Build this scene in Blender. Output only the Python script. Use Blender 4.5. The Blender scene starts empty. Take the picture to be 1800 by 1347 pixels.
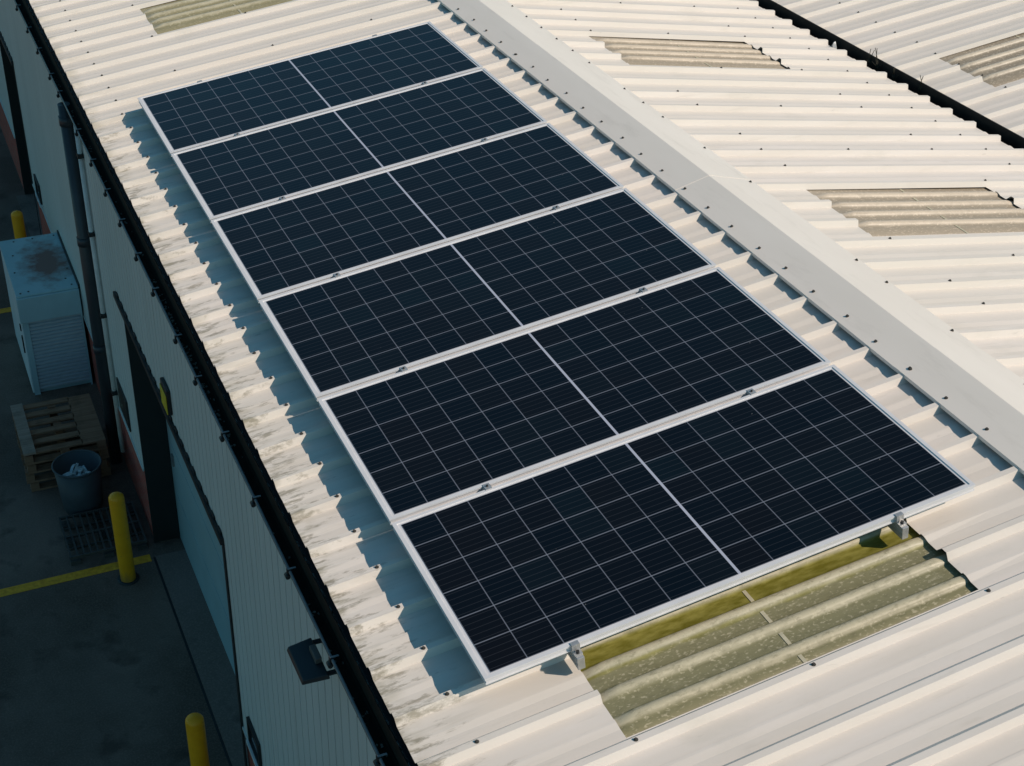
import bpy, bmesh, math, random
from mathutils import Vector, Matrix
random.seed(7)
C = bpy.context.scene.collection
R = math.radians

# ------------------------------------------------------------------ camera, light, exposure
GZ = 4.55                                  # survey heights are measured from the panel plane; ground = -GZ
cam_d = bpy.data.cameras.new('camera')
cam_d.sensor_width = 36.0
cam_d.lens = 2613.0 / 1800.0 * 36.0
cam_d.clip_end = 2000
cam = bpy.data.objects.new('camera', cam_d)
C.objects.link(cam)
right = Vector((0.91648441, -0.39960147, 0.01936473))
down = Vector((-0.19614621, -0.49099325, -0.84879461))
fwd = Vector((0.34868753, 0.77410871, -0.52836797))
m = Matrix((right, -down, -fwd)).transposed().to_4x4()
m.translation = Vector((-2.0927878, -12.14157871, 4.88576017 + GZ))
cam.matrix_world = m
bpy.context.scene.camera = cam

SUN = Vector((1.0037, -0.85, 1.1469)).normalized()
world = bpy.data.worlds.new('World')
bpy.context.scene.world = world
world.use_nodes = True
wn = world.node_tree
sky = wn.nodes.new('ShaderNodeTexSky')
sky.sky_type = 'NISHITA'
sky.sun_disc = False
sky.sun_elevation = math.asin(SUN.z)
sky.sun_rotation = math.atan2(SUN.x, SUN.y)
sky.air_density = 1.0
sky.dust_density = 0.3
sky.ozone_density = 4.0
bg = wn.nodes['Background']
tint = wn.nodes.new('ShaderNodeMix'); tint.data_type = 'RGBA'; tint.blend_type = 'MULTIPLY'   # cool white balance of the open shade
tint.inputs[0].default_value = 1.0
tint.inputs[7].default_value = (0.58, 1.0, 0.90, 1)
wn.links.new(sky.outputs[0], tint.inputs[6])
wn.links.new(tint.outputs[2], bg.inputs[0])
bg.inputs[1].default_value = 0.088

sl = bpy.data.lights.new('sun', 'SUN')
sl.energy = 3.75
sl.angle = R(0.53)
sl.color = (1.0, 0.85, 0.72)
so = bpy.data.objects.new('sun', sl)
so.rotation_euler = SUN.to_track_quat('Z', 'Y').to_euler()
so.location = (10, -10, 25)
C.objects.link(so)

sc = bpy.context.scene
sc.view_settings.view_transform = 'Standard'
sc.view_settings.look = 'None'
sc.view_settings.exposure = 0.0
sc.view_settings.gamma = 1.0
sc.view_settings.use_curve_mapping = False
sc.cycles.max_bounces = 6

# ------------------------------------------------------------------ material helpers
class NT:
    """tiny wrapper for building node trees"""
    def __init__(s, name, rough=0.5, metal=0.0, spec=0.5):
        s.m = bpy.data.materials.new(name)
        s.m.use_nodes = True
        s.t = s.m.node_tree
        s.b = s.t.nodes['Principled BSDF']
        s.b.inputs['Roughness'].default_value = rough
        s.b.inputs['Metallic'].default_value = metal
        s.b.inputs['Specular IOR Level'].default_value = spec
    def n(s, typ, **kw):
        x = s.t.nodes.new(typ)
        for k, v in kw.items(): setattr(x, k, v)
        return x
    def l(s, a, b): s.t.links.new(a, b)
    def val(s, sock, v):
        if hasattr(v, 'is_output') or isinstance(v, bpy.types.NodeSocket): s.l(v, sock)
        else: sock.default_value = v
    def math(s, op, a, b=0.0, clamp=False):
        x = s.n('ShaderNodeMath', operation=op, use_clamp=clamp)
        s.val(x.inputs[0], a); s.val(x.inputs[1], b)
        return x.outputs[0]
    def mix(s, f, a, b):
        x = s.n('ShaderNodeMix', data_type='RGBA')
        s.val(x.inputs[0], f)
        s.val(x.inputs[6], a if not isinstance(a, tuple) else (*a, 1)); s.val(x.inputs[7], b if not isinstance(b, tuple) else (*b, 1))
        return x.outputs[2]
    def ramp(s, v, lo, hi):
        x = s.n('ShaderNodeMapRange', clamp=True)
        s.val(x.inputs[0], v); s.val(x.inputs[1], lo); s.val(x.inputs[2], hi)
        return x.outputs[0]
    def pos(s): return s.n('ShaderNodeNewGeometry').outputs['Position']
    def obj(s): return s.n('ShaderNodeTexCoord').outputs['Object']
    def xyz(s, v):
        x = s.n('ShaderNodeSeparateXYZ'); s.l(v, x.inputs[0]); return x.outputs
    def map(s, v, scale, rot=(0, 0, 0), loc=(0, 0, 0)):
        x = s.n('ShaderNodeMapping'); s.l(v, x.inputs[0])
        x.inputs['Scale'].default_value = scale; x.inputs['Rotation'].default_value = rot; x.inputs['Location'].default_value = loc
        return x.outputs[0]
    def noise(s, v, scale, detail=4, rough=0.55):
        x = s.n('ShaderNodeTexNoise'); s.l(v, x.inputs['Vector'])
        x.inputs['Scale'].default_value = scale; x.inputs['Detail'].default_value = detail; x.inputs['Roughness'].default_value = rough
        return x.outputs[0]
    def bump(s, h, strength=0.3, dist=0.01):
        x = s.n('ShaderNodeBump'); x.inputs['Strength'].default_value = strength; x.inputs['Distance'].default_value = dist
        s.l(h, x.inputs['Height']); s.l(x.outputs[0], s.b.inputs['Normal'])
    def color(s, c):
        if isinstance(c, tuple): s.b.inputs['Base Color'].default_value = (*c, 1)
        else: s.l(c, s.b.inputs['Base Color'])

def plain(name, col, rough=0.5, metal=0.0, var=0.12, scale=9.0, spec=0.5):
    k = NT(name, rough, metal, spec)
    nz = k.noise(k.obj(), scale, 5)
    d = tuple(c * (1 - var) for c in col); l = tuple(min(1, c * (1 + var)) for c in col)
    k.color(k.mix(k.ramp(nz, .3, .7), d, l))
    return k.m

M = {}
def roof_mat(name, eave_dirt):
    k = NT(name, 0.42, 0, 0.35)
    p = k.pos(); X = k.xyz(p)
    long = k.map(p, (0.5, 6.0, 6.0))
    n1 = k.noise(long, 1.2, 4)
    n2 = k.noise(k.map(p, (0.25, 0.9, 0.9)), 1.0, 3)
    base = k.mix(k.ramp(n1, .3, .7), (.745, .685, .61), (.81, .75, .685))
    base = k.mix(k.math('MULTIPLY', k.ramp(n2, .45, .75), .35), base, (.70, .67, .61))
    wnz = k.n('ShaderNodeTexWhiteNoise', noise_dimensions='1D')
    k.l(k.math('FLOOR', k.math('DIVIDE', k.math('ADD', X[1], 7.60), 3*.344)), wnz.inputs['W'])
    base = k.mix(k.math('MULTIPLY', wnz.outputs[0], .45), base, (.73, .685, .60))
    wm = k.noise(k.map(p, (1.6, 3.2, 3.2)), 1.0, 6, .62)
    base = k.mix(k.math('MULTIPLY', k.ramp(wm, .58, .70), .30), base, (.60, .565, .49))
    sm_ = k.noise(k.map(p, (1.1, 20.0, 20.0)), 1.0, 4, .6)
    base = k.mix(k.math('MULTIPLY', k.ramp(sm_, .60, .74), .22), base, (.50, .46, .39))
    # fine grime specks, everywhere but sparse
    sp = k.noise(k.map(p, (5.0, 26.0, 26.0)), 1.0, 3, .6)
    base = k.mix(k.math('MULTIPLY', k.ramp(sp, .70, .80), .30), base, (.30, .28, .23))
    if eave_dirt:
        # run-off grime gathering towards the sheet ends at the eaves gutter
        near = k.math('MULTIPLY', k.math('SUBTRACT', 1.0, k.ramp(X[0], -.50, .16)), k.math('SUBTRACT', 1.0, k.math('MULTIPLY', k.ramp(X[1], -.5, 2.5), .55)))
        st = k.noise(k.map(p, (4.5, 17.0, 6.0)), 1.0, 6, .70)
        thr = k.math('SUBTRACT', .71, k.math('MULTIPLY', near, .25))
        st = k.ramp(k.math('SUBTRACT', st, thr), 0.0, .10)
        base = k.mix(k.math('MULTIPLY', st, k.math('MULTIPLY', k.math('POWER', near, .6), .8)), base, (.23, .205, .145))
        e2 = k.noise(k.map(p, (5, 9, 5)), 1.3, 4)
        f = k.math('MULTIPLY', k.math('SUBTRACT', 1.0, k.ramp(X[0], -.49, -.33)), k.ramp(e2, .45, .62))
        base = k.mix(k.math('MULTIPLY', f, .55), base, (.34, .31, .21))
        # downslope streaks of run-off grime, denser towards the eaves
        e3 = k.noise(k.map(p, (2.0, 30.0, 2.0)), 1.0, 4, .6)
        f3 = k.math('MULTIPLY', k.math('SUBTRACT', 1.0, k.ramp(X[0], -.45, .25)), k.ramp(e3, .52, .66))
        base = k.mix(k.math('MULTIPLY', f3, .30), base, (.40, .37, .30))
    k.color(base)
    k.bump(k.noise(k.map(p, (.8, 5, 5)), 1.5, 2), .05, .02)
    return k.m
M['roof'] = roof_mat('cream_coated_steel', False)
M['roof_eave'] = roof_mat('cream_coated_steel_weathered', True)
def cap_mat():
    k = NT('cream_ridge_metal', .40, 0, .4)
    p = k.pos()
    n = k.noise(k.map(p, (1.5, .4, 1.5)), 1.6, 3)
    st = k.noise(k.map(p, (6, 1.2, 2)), 1.4, 5, .65)
    cc_ = k.mix(k.ramp(n, .35, .7), (.79, .735, .66), (.845, .79, .715))
    k.color(k.mix(k.math('MULTIPLY', k.ramp(st, .56, .72), .22), cc_, (.50, .46, .40)))
    return k.m
M['cap'] = cap_mat()

def rooflight_mat(name, pan, crest, moss_y=None, grime=.6):
    """weathered plastic sheet: algae and dust settle in the troughs and leave the rib tops paler"""
    k = NT(name, .40, 0, .35)
    p = k.pos(); X = k.xyz(p)
    at = k.n('ShaderNodeAttribute', attribute_name='grime').outputs['Fac']
    n = k.noise(k.map(p, (4, 13, 8)), 1.6, 5, .62)
    f = k.math('ADD', at, k.math('MULTIPLY', k.math('SUBTRACT', n, .5), 1.5))
    base = k.mix(k.ramp(f, .12, .85), crest, pan)
    n2 = k.noise(k.map(p, (14, 30, 14)), 1.2, 4, .7)
    base = k.mix(k.math('MULTIPLY', k.ramp(n2, .50, .68), grime), base, tuple(c * .66 for c in pan))
    n3 = k.noise(k.map(p, (1, 1.5, 1)), 42, 2)
    base = k.mix(k.math('MULTIPLY', k.ramp(n3, .56, .68), .55), base, tuple(min(1, c * 1.15) for c in crest))
    if moss_y is not None:
        e = k.noise(k.map(p, (4, 9, 4)), 2.0, 4)
        y = k.math('ADD', X[1], k.math('MULTIPLY', k.math('SUBTRACT', e, .5), .05))
        f = k.ramp(y, moss_y - .015, moss_y + .01)
        mo = k.mix(k.ramp(k.noise(k.map(p, (4, 12, 6)), 2.5, 5), .36, .64), (.150, .138, .012), (.285, .262, .058))
        base = k.mix(k.math('MULTIPLY', k.math('MULTIPLY', f, .94), k.ramp(at, .25, .75)), base, mo)
    k.color(base)
    return k.m
M['rl_olive'] = rooflight_mat('olive_algae_rooflight', (.240, .226, .125), (.51, .465, .325), moss_y=-7.445, grime=.5)
M['rl_far'] = rooflight_mat('khaki_rooflight', (.30, .275, .165), (.50, .46, .33), grime=.35)
M['rl_beige'] = rooflight_mat('beige_rooflight', (.37, .315, .235), (.62, .53, .41), grime=.2)
M['rl_grey'] = rooflight_mat('dull_rooflight', (.32, .275, .205), (.66, .58, .45), grime=.3)
M['strip'] = plain('pale_purlin_strip', (.54, .50, .36), .5, 0, .15, 20)

def cells_mat():
    """dark silicon cells, six rows by two times seven columns, pale print lines"""
    k = NT('silicon_cells', .09, 0, .42)
    X = k.xyz(k.obj())
    L, Wd = 2.7246, 1.2404
    cu, cv = L / 14, Wd / 6
    uu = k.math('DIVIDE', X[0], cu); vv = k.math('DIVIDE', X[1], cv)
    def line(x, n, w, cell):
        fr = k.math('FRACT', x); d = k.math('MINIMUM', fr, k.math('SUBTRACT', 1.0, fr))
        return k.math('SUBTRACT', 1.0, k.ramp(d, (w / 2 - .0008) / cell, (w / 2 + .0008) / cell))
    lu = line(uu, 14, .0052, cu); lv = line(vv, 6, .0064, cv)
    mid = k.math('SUBTRACT', 1.0, k.ramp(k.math('ABSOLUTE', k.math('SUBTRACT', X[0], L / 2)), .0070, .0082))
    fv = k.math('FRACT', k.math('ADD', k.math('MULTIPLY', k.math('FRACT', vv), 5.0), .5))
    bd = k.math('MINIMUM', fv, k.math('SUBTRACT', 1.0, fv))
    bb = k.math('SUBTRACT', 1.0, k.ramp(bd, .030, .055))
    wn_ = k.n('ShaderNodeTexWhiteNoise', noise_dimensions='3D')
    cx = k.n('ShaderNodeCombineXYZ')
    oi = k.n('ShaderNodeObjectInfo')
    k.l(k.math('FLOOR', uu), cx.inputs[0]); k.l(k.math('FLOOR', vv), cx.inputs[1]); k.l(k.math('MULTIPLY', oi.outputs['Random'], 91.0), cx.inputs[2])
    k.l(cx.outputs[0], wn_.inputs[0])
    base = k.mix(wn_.outputs[0], (.0024, .0042, .0078), (.0058, .0044, .0052))
    base = k.mix(k.math('MULTIPLY', k.ramp(wn_.outputs[0], .72, 1.0), .7), base, (.0030, .0095, .0150))
    nz = k.noise(k.obj(), 3.0, 3)
    base = k.mix(k.math('MULTIPLY', k.ramp(nz, .4, .75), .5), base, (.0022, .0038, .0065))
    base = k.mix(k.math('MULTIPLY', bb, .065), base, (.30, .33, .38))
    base = k.mix(k.math('MULTIPLY', lu, .52), base, (.28, .31, .38))
    base = k.mix(k.math('MULTIPLY', lv, .60), base, (.28, .31, .37))
    base = k.mix(mid, base, (.46, .49, .58))
    # a few bird-lime flecks and dust
    fl = k.noise(k.obj(), 24, 1)
    base = k.mix(k.math('MULTIPLY', k.ramp(fl, .80, .83), .25), base, (.4, .4, .4))
    k.color(base)
    k.b.inputs['IOR'].default_value = 1.42
    k.l(k.math('ADD', .05, k.math('MULTIPLY', k.ramp(k.noise(k.obj(), 2.2, 4), .35, .75), .10)), k.b.inputs['Roughness'])
    return k.m
M['cells'] = cells_mat()
M['alu'] = plain('anodised_aluminium', (.76, .755, .76), .36, .08, .05, 6)
M['alu_clamp'] = plain('bright_aluminium', (.55, .55, .54), .35, .55, .15, 30)
M['bolt'] = plain('dark_bolt', (.03, .03, .03), .5, .3)
M['screw'] = plain('grimy_screw', (.075, .07, .06), .6, .2, .2, 40)
def wall_mat():
    k = NT('cream_wall_cladding', .5, 0, .4)
    p = k.pos()
    n = k.noise(k.map(p, (1, 1.2, .25)), 1.2, 4)
    b = k.mix(k.ramp(n, .3, .7), (.575, .60, .565), (.635, .66, .625))
    st = k.noise(k.map(p, (4, 14, .7)), 1.0, 4)
    b = k.mix(k.math('MULTIPLY', k.ramp(st, .58, .75), .35), b, (.33, .31, .26))
    k.color(b)
    return k.m
M['wall'] = wall_mat()
def brick_mat():
    k = NT('red_brick', .85, 0, .2)
    p = k.pos(); X = k.xyz(p)
    cx = k.n('ShaderNodeCombineXYZ'); k.l(X[1], cx.inputs[0]); k.l(X[2], cx.inputs[1])
    b = k.n('ShaderNodeTexBrick'); k.l(cx.outputs[0], b.inputs['Vector'])
    b.inputs['Scale'].default_value = 1.0
    b.inputs['Brick Width'].default_value = .225; b.inputs['Row Height'].default_value = .075
    b.inputs['Mortar Size'].default_value = .006
    b.inputs['Color1'].default_value = (.46, .085, .06, 1); b.inputs['Color2'].default_value = (.34, .062, .045, 1); b.inputs['Mortar'].default_value = (.24, .20, .17, 1)
    k.color(b.outputs['Color'])
    return k.m
M['brick'] = brick_mat()
def ground_mat(name, a, b2, sc_=1.0):
    k = NT(name, .85, 0, .25)
    p = k.pos()
    n = k.noise(p, .55 * sc_, 6, .6); n2 = k.noise(p, 60, 3)
    c = k.mix(k.ramp(n, .40, .62), a, b2)
    c = k.mix(k.math('MULTIPLY', k.ramp(n2, .45, .7), .35), c, tuple(x * 1.6 for x in b2))
    st = k.noise(p, 2.3, 4)
    c = k.mix(k.math('MULTIPLY', k.ramp(st, .56, .68), .6), c, tuple(x * .45 for x in a))
    k.color(c); k.bump(n2, .25, .004)
    return k.m
M['asphalt'] = ground_mat('asphalt', (.105, .074, .056), (.205, .145, .115))
M['concrete'] = ground_mat('concrete', (.18, .135, .11), (.23, .17, .145), 1.6)
M['dark'] = plain('dark_plastic', (.018, .019, .020), .45)
M['blackmetal'] = plain('black_trim', (.012, .014, .015), .5)
M['gutter'] = plain('dirty_gutter', (.014, .012, .009), .85, 0, .4, 14, .2)
M['lip'] = plain('grey_gutter_lip', (.17, .175, .175), .4, .2, .15, 20)
M['clip'] = plain('galvanised_clip', (.22, .22, .22), .45, .3)
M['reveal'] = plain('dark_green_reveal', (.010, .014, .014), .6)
M['door'] = plain('pale_teal_door', (.33, .47, .50), .4, 0, .06, 3)
M['pipe_dark'] = plain('dark_downpipe', (.035, .042, .050), .4, 0, .15, 5)
M['pipe_white'] = plain('white_conduit', (.66, .65, .62), .45)
def yellow_mat():
    k = NT('scuffed_yellow_paint', .45, 0, .4)
    o = k.obj(); X = k.xyz(o)
    c = k.mix(k.ramp(k.noise(o, 7, 4), .3, .7), (.86, .335, .008), (.98, .41, .010))
    sc2 = k.noise(k.map(o, (9, 9, 30)), 1.6, 5, .7)
    c = k.mix(k.math('MULTIPLY', k.ramp(sc2, .62, .70), .75), c, (.13, .09, .06))
    lo = k.math('ADD', X[2], k.math('MULTIPLY', k.noise(k.map(o, (14, 14, 5)), 1, 4), .22))
    c = k.mix(k.math('MULTIPLY', k.math('SUBTRACT', 1.0, k.ramp(lo, .10, .26)), .7), c, (.12, .085, .055))
    k.color(c); return k.m
M['yellow'] = yellow_mat()
M['yellow_line'] = plain('worn_yellow_line', (.95, .37, .02), .75, 0, .3, 22)
M['flood'] = plain('black_cast_metal', (.020, .026, .030), .42, .2)
M['glass_dark'] = plain('dark_glass', (.02, .03, .035), .12, 0, .2)
M['white'] = plain('white_paint', (.70, .70, .68), .45)
M['valley'] = plain('black_valley_lining', (.010, .010, .008), .7, 0, .5, 9)
M['fleck'] = plain('leaf_litter', (.20, .19, .15), .8, 0, .4, 40)
M['twig'] = plain('dry_weed', (.055, .05, .03), .8, 0, .3, 40)
M['scrap'] = plain('metal_offcut', (.50, .58, .60), .35, .1, .2, 20)
M['bin'] = plain('grey_blue_plastic', (.046, .056, .066), .55, 0, .12, 6)
M['grate'] = plain('black_plastic_pallet', (.065, .058, .052), .6, 0, .2, 12)
def wood(name, a, b2):
    k = NT(name, .85, 0, .15)
    o = k.obj(); oi = k.n('ShaderNodeObjectInfo')
    n = k.noise(k.map(o, (2, 28, 28)), 1.5, 5)
    n2 = k.noise(o, 6, 3)
    c = k.mix(k.ramp(n, .3, .7), a, b2)
    c = k.mix(k.math('MULTIPLY', k.ramp(n2, .5, .7), .5), c, tuple(x * .5 for x in a))
    k.color(c); return k.m
M['wood'] = wood('weathered_pallet_wood', (.22, .115, .070), (.34, .19, .12))
M['wood_grey'] = wood('grey_pallet_wood', (.29, .20, .15), (.42, .30, .235))
def cabinet_roof():
    k = NT('rust_stained_cabinet_top', .5, 0, .35)
    p = k.pos(); X = k.xyz(p)
    base = k.mix(k.ramp(k.noise(p, 4, 4), .3, .7), (.34, .50, .53), (.41, .57, .60))
    dx = k.math('DIVIDE', k.math('SUBTRACT', X[0], -.735), .30); dy = k.math('DIVIDE', k.math('SUBTRACT', X[1], 4.28), .58)
    d = k.math('SQRT', k.math('ADD', k.math('MULTIPLY', dx, dx), k.math('MULTIPLY', dy, dy)))
    e = k.math('ADD', d, k.math('MULTIPLY', k.math('SUBTRACT', k.noise(p, 4.5, 5, .65), .5), 2.0))
    f = k.math('SUBTRACT', 1.0, k.ramp(e, .45, 1.15))
    base = k.mix(k.math('MULTIPLY', f, .92), base, (.20, .080, .055))
    k.color(base); return k.m
M['cab_top'] = cabinet_roof()
M['cab'] = plain('pale_cabinet_paint', (.40, .54, .58), .4, 0, .06, 4)
M['cab_white'] = plain('white_cabinet_side', (.72, .74, .75), .4, 0, .06, 4)
M['shutter'] = plain('grey_shutter_slats', (.52, .57, .62), .4, .0, .06, 4)
M['board'] = None
def sign_mat():
    k = NT('dark_notice_face', .35, 0, .4)
    o = k.obj()
    n = k.noise(k.map(o, (1, 7, 22)), 1.3, 2)
    k.color(k.mix(k.ramp(n, .60, .66), (.014, .018, .020), (.20, .21, .15)))
    return k.m
M['board'] = sign_mat()

# ------------------------------------------------------------------ mesh helpers
class MB:
    def __init__(s): s.v = []; s.f = []; s.sm = []
    def quad(s, a, b, c, d, smooth=False):
        i = len(s.v); s.v += [tuple(a), tuple(b), tuple(c), tuple(d)]; s.f.append((i, i+1, i+2, i+3)); s.sm.append(smooth)
    def hexa(s, p):
        """p: 8 points, bottom ring 0-3 then top ring 4-7"""
        i = len(s.v); s.v += [tuple(q) for q in p]
        for f in ((3,2,1,0),(4,5,6,7),(0,1,5,4),(1,2,6,5),(2,3,7,6),(3,0,4,7)):
            s.f.append(tuple(i+j for j in f)); s.sm.append(False)
    def box(s, x0, x1, y0, y1, z0, z1):
        s.hexa([(x0,y0,z0),(x1,y0,z0),(x1,y1,z0),(x0,y1,z0),(x0,y0,z1),(x1,y0,z1),(x1,y1,z1),(x0,y1,z1)])
    def fbox(s, fr, x0, x1, y0, y1, z0, z1):
        """box in a local frame fr(x,y,z)->point"""
        s.hexa([fr(x0,y0,z0),fr(x1,y0,z0),fr(x1,y1,z0),fr(x0,y1,z0),fr(x0,y0,z1),fr(x1,y0,z1),fr(x1,y1,z1),fr(x0,y1,z1)])
    def tube(s, a, b, ra, rb=None, n=16, caps=True, smooth=True):
        rb = ra if rb is None else rb
        a = Vector(a); b = Vector(b); d = (b - a).normalized()
        t = Vector((0,0,1)) if abs(d.z) < .9 else Vector((1,0,0))
        e = d.cross(t).normalized(); g = d.cross(e)
        i = len(s.v)
        for c, r in ((a, ra), (b, rb)):
            for k in range(n):
                q = c + e*(r*math.cos(2*math.pi*k/n)) + g*(r*math.sin(2*math.pi*k/n)); s.v.append(tuple(q))
        for k in range(n):
            s.f.append((i+k, i+(k+1)%n, i+n+(k+1)%n, i+n+k)); s.sm.append(smooth)
        if caps:
            s.f.append(tuple(i+k for k in range(n))[::-1]); s.sm.append(False)
            s.f.append(tuple(i+n+k for k in range(n))); s.sm.append(False)
    def path(s, pts, r, n=10):
        for a, b in zip(pts[:-1], pts[1:]): s.tube(a, b, r, r, n)
    def lathe(s, prof, n=32, c=(0,0,0)):
        i = len(s.v)
        for r, z in prof:
            for k in range(n):
                s.v.append((c[0]+r*math.cos(2*math.pi*k/n), c[1]+r*math.sin(2*math.pi*k/n), c[2]+z))
        for j in range(len(prof)-1):
            for k in range(n):
                s.f.append((i+j*n+k, i+j*n+(k+1)%n, i+(j+1)*n+(k+1)%n, i+(j+1)*n+k)); s.sm.append(True)
    def mesh(s, name, mat, off=(0,0,0)):
        me = bpy.data.meshes.new(name)
        me.from_pydata([(x-off[0], y-off[1], z-off[2]) for x, y, z in s.v], [], s.f)
        me.polygons.foreach_set('use_smooth', s.sm)
        me.materials.append(mat)
        bm = bmesh.new(); bm.from_mesh(me)
        bmesh.ops.remove_doubles(bm, verts=bm.verts, dist=1e-5)
        bmesh.ops.recalc_face_normals(bm, faces=bm.faces)
        bm.to_mesh(me); bm.free(); me.update()
        return me

def tag(o, label=None, cat=None, group=None, kind=None):
    if label: o['label'] = label
    if cat: o['category'] = cat
    if group: o['group'] = group
    if kind: o['kind'] = kind
    return o
def thing(name, loc, label, cat, group=None, rot=None):
    o = bpy.data.objects.new(name, None); C.objects.link(o)
    o.empty_display_size = .2
    o.location = loc
    if rot: o.rotation_euler = rot
    return tag(o, label, cat, group)
def part(name, mb, mat, parent, label=None, bevel=0, local=False):
    """mb in survey coordinates (or local ones); becomes a child of parent"""
    off = (0,0,0)
    if parent is not None and not local:
        q = parent; off = Vector((0,0,0))
        while q is not None: off = off + q.location; q = q.parent
    o = bpy.data.objects.new(name, mb.mesh(name, mat, off)); C.objects.link(o)
    o.parent = parent
    if label: o['label'] = label
    if bevel: bev(o, bevel)
    return o
def solo(name, mb, mat, loc, label, cat, group=None, kind=None, bevel=0):
    o = bpy.data.objects.new(name, mb.mesh(name, mat, loc)); C.objects.link(o)
    o.location = loc
    if bevel: bev(o, bevel)
    return tag(o, label, cat, group, kind)
def bev(o, w, seg=2):
    b = o.modifiers.new('bevel', 'BEVEL'); b.width = w; b.segments = seg; b.limit_method = 'ANGLE'; b.angle_limit = R(40)
def dup(o, parent=None):
    c = o.copy(); C.objects.link(c); c.parent = parent
    for ch in list(o.children): dup(ch, c)
    return c

# ------------------------------------------------------------------ survey frames (z=0 at the solar panels' top plane)
TH = R(7.797819)
U = Vector((math.cos(TH), 0, math.sin(TH))); N = Vector((-math.sin(TH), 0, math.cos(TH)))
def fa(u, y, h): return U*u + N*h + Vector((0, y, 0))                     # slope under the panels
XR, ZA = 3.40, 0.3445
TB = R(8.6)
UB = Vector((math.cos(TB), 0, -math.sin(TB))); NB = Vector((math.sin(TB), 0, math.cos(TB)))
def fb(u, y, h): return Vector((XR, y, ZA)) + UB*u + NB*h                  # u from the ridge down, h from the crest plane
XC, ZC = 7.19, -.20
TC = R(8.0)
UC = Vector((math.cos(TC), 0, math.sin(TC))); NC = Vector((-math.sin(TC), 0, math.cos(TC)))
def fc(u, y, h): return Vector((XC, y, ZC)) + UC*u + NC*h
P = .344
RH = .043
W0 = -.018
def rib_prof(mid=0.0):
    """one rib pitch: rib with a steep front, flat pan with a low stiffener; mid=1 swells the stiffener into a rounded half rib"""
    a = -RH + .0065 + .018 * mid
    return [(W0, -RH), (0, 0), (.036, 0), (.077, -RH), (.142 + .006*mid, -RH), (.186 - .006*mid, a), (.204 + .010*mid, a), (.208 + .028*mid, -RH), (P + W0, -RH)]
Y0, Y1 = -16.0, 15.0
HC = -.12                                                                   # rib crests below the panel top plane
TK = .0012

def sheet(frame, phase, pieces_fn, hoff, mb, k0, k1):
    for k in range(k0, k1):
        y = phase + k*P
        for pc in pieces_fn(k):
            a, b = pc[0], pc[1]
            ma, mb_ = (pc[2], pc[3]) if len(pc) > 2 else (0, 0)
            cut = pc[4] if len(pc) > 4 else None
            pa = [(y+w, h+hoff) for w, h in rib_prof(ma)[:cut]]; pb = [(y+w, h+hoff) for w, h in rib_prof(mb_)[:cut]]
            if cut: pa.append((pa[-1][0]+.006, pa[-1][1]+.001)); pb.append((pb[-1][0]+.006, pb[-1][1]+.001))
            for i in range(len(pa)-1):
                mb.quad(frame(a, *pa[i]), frame(b, *pb[i]), frame(b, *pb[i+1]), frame(a, *pa[i+1]))
            for e, pr in ((a, pa), (b, pb)):                               # turned edge so that sheet ends have a visible thickness
                for (w0, h0), (w1, h1) in zip(pr[:-1], pr[1:]):
                    mb.quad(frame(e, w0, h0), frame(e, w1, h1), frame(e, w1, h1-TK), frame(e, w0, h0-TK))
def rl_profile(w0, w1, crests, f):
    """rooflight section: shallow rounded ribs at the given offsets; f scales them. (w, h, grime)"""
    bump = [(-.046, 0, 1), (-.036, .10, .9), (-.026, .55, .35), (-.016, .95, 0), (0, 1.06, 0), (.016, .97, .05), (.026, .62, .5), (.036, .14, 1), (.048, 0, 1)]
    out = [(w0, -RH, 1.0)]
    for c in crests:
        for w, h, g_ in bump: out.append((c+w, -RH + h*f, g_))
    out.append((w1, -RH, 1.0))
    return out
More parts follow.
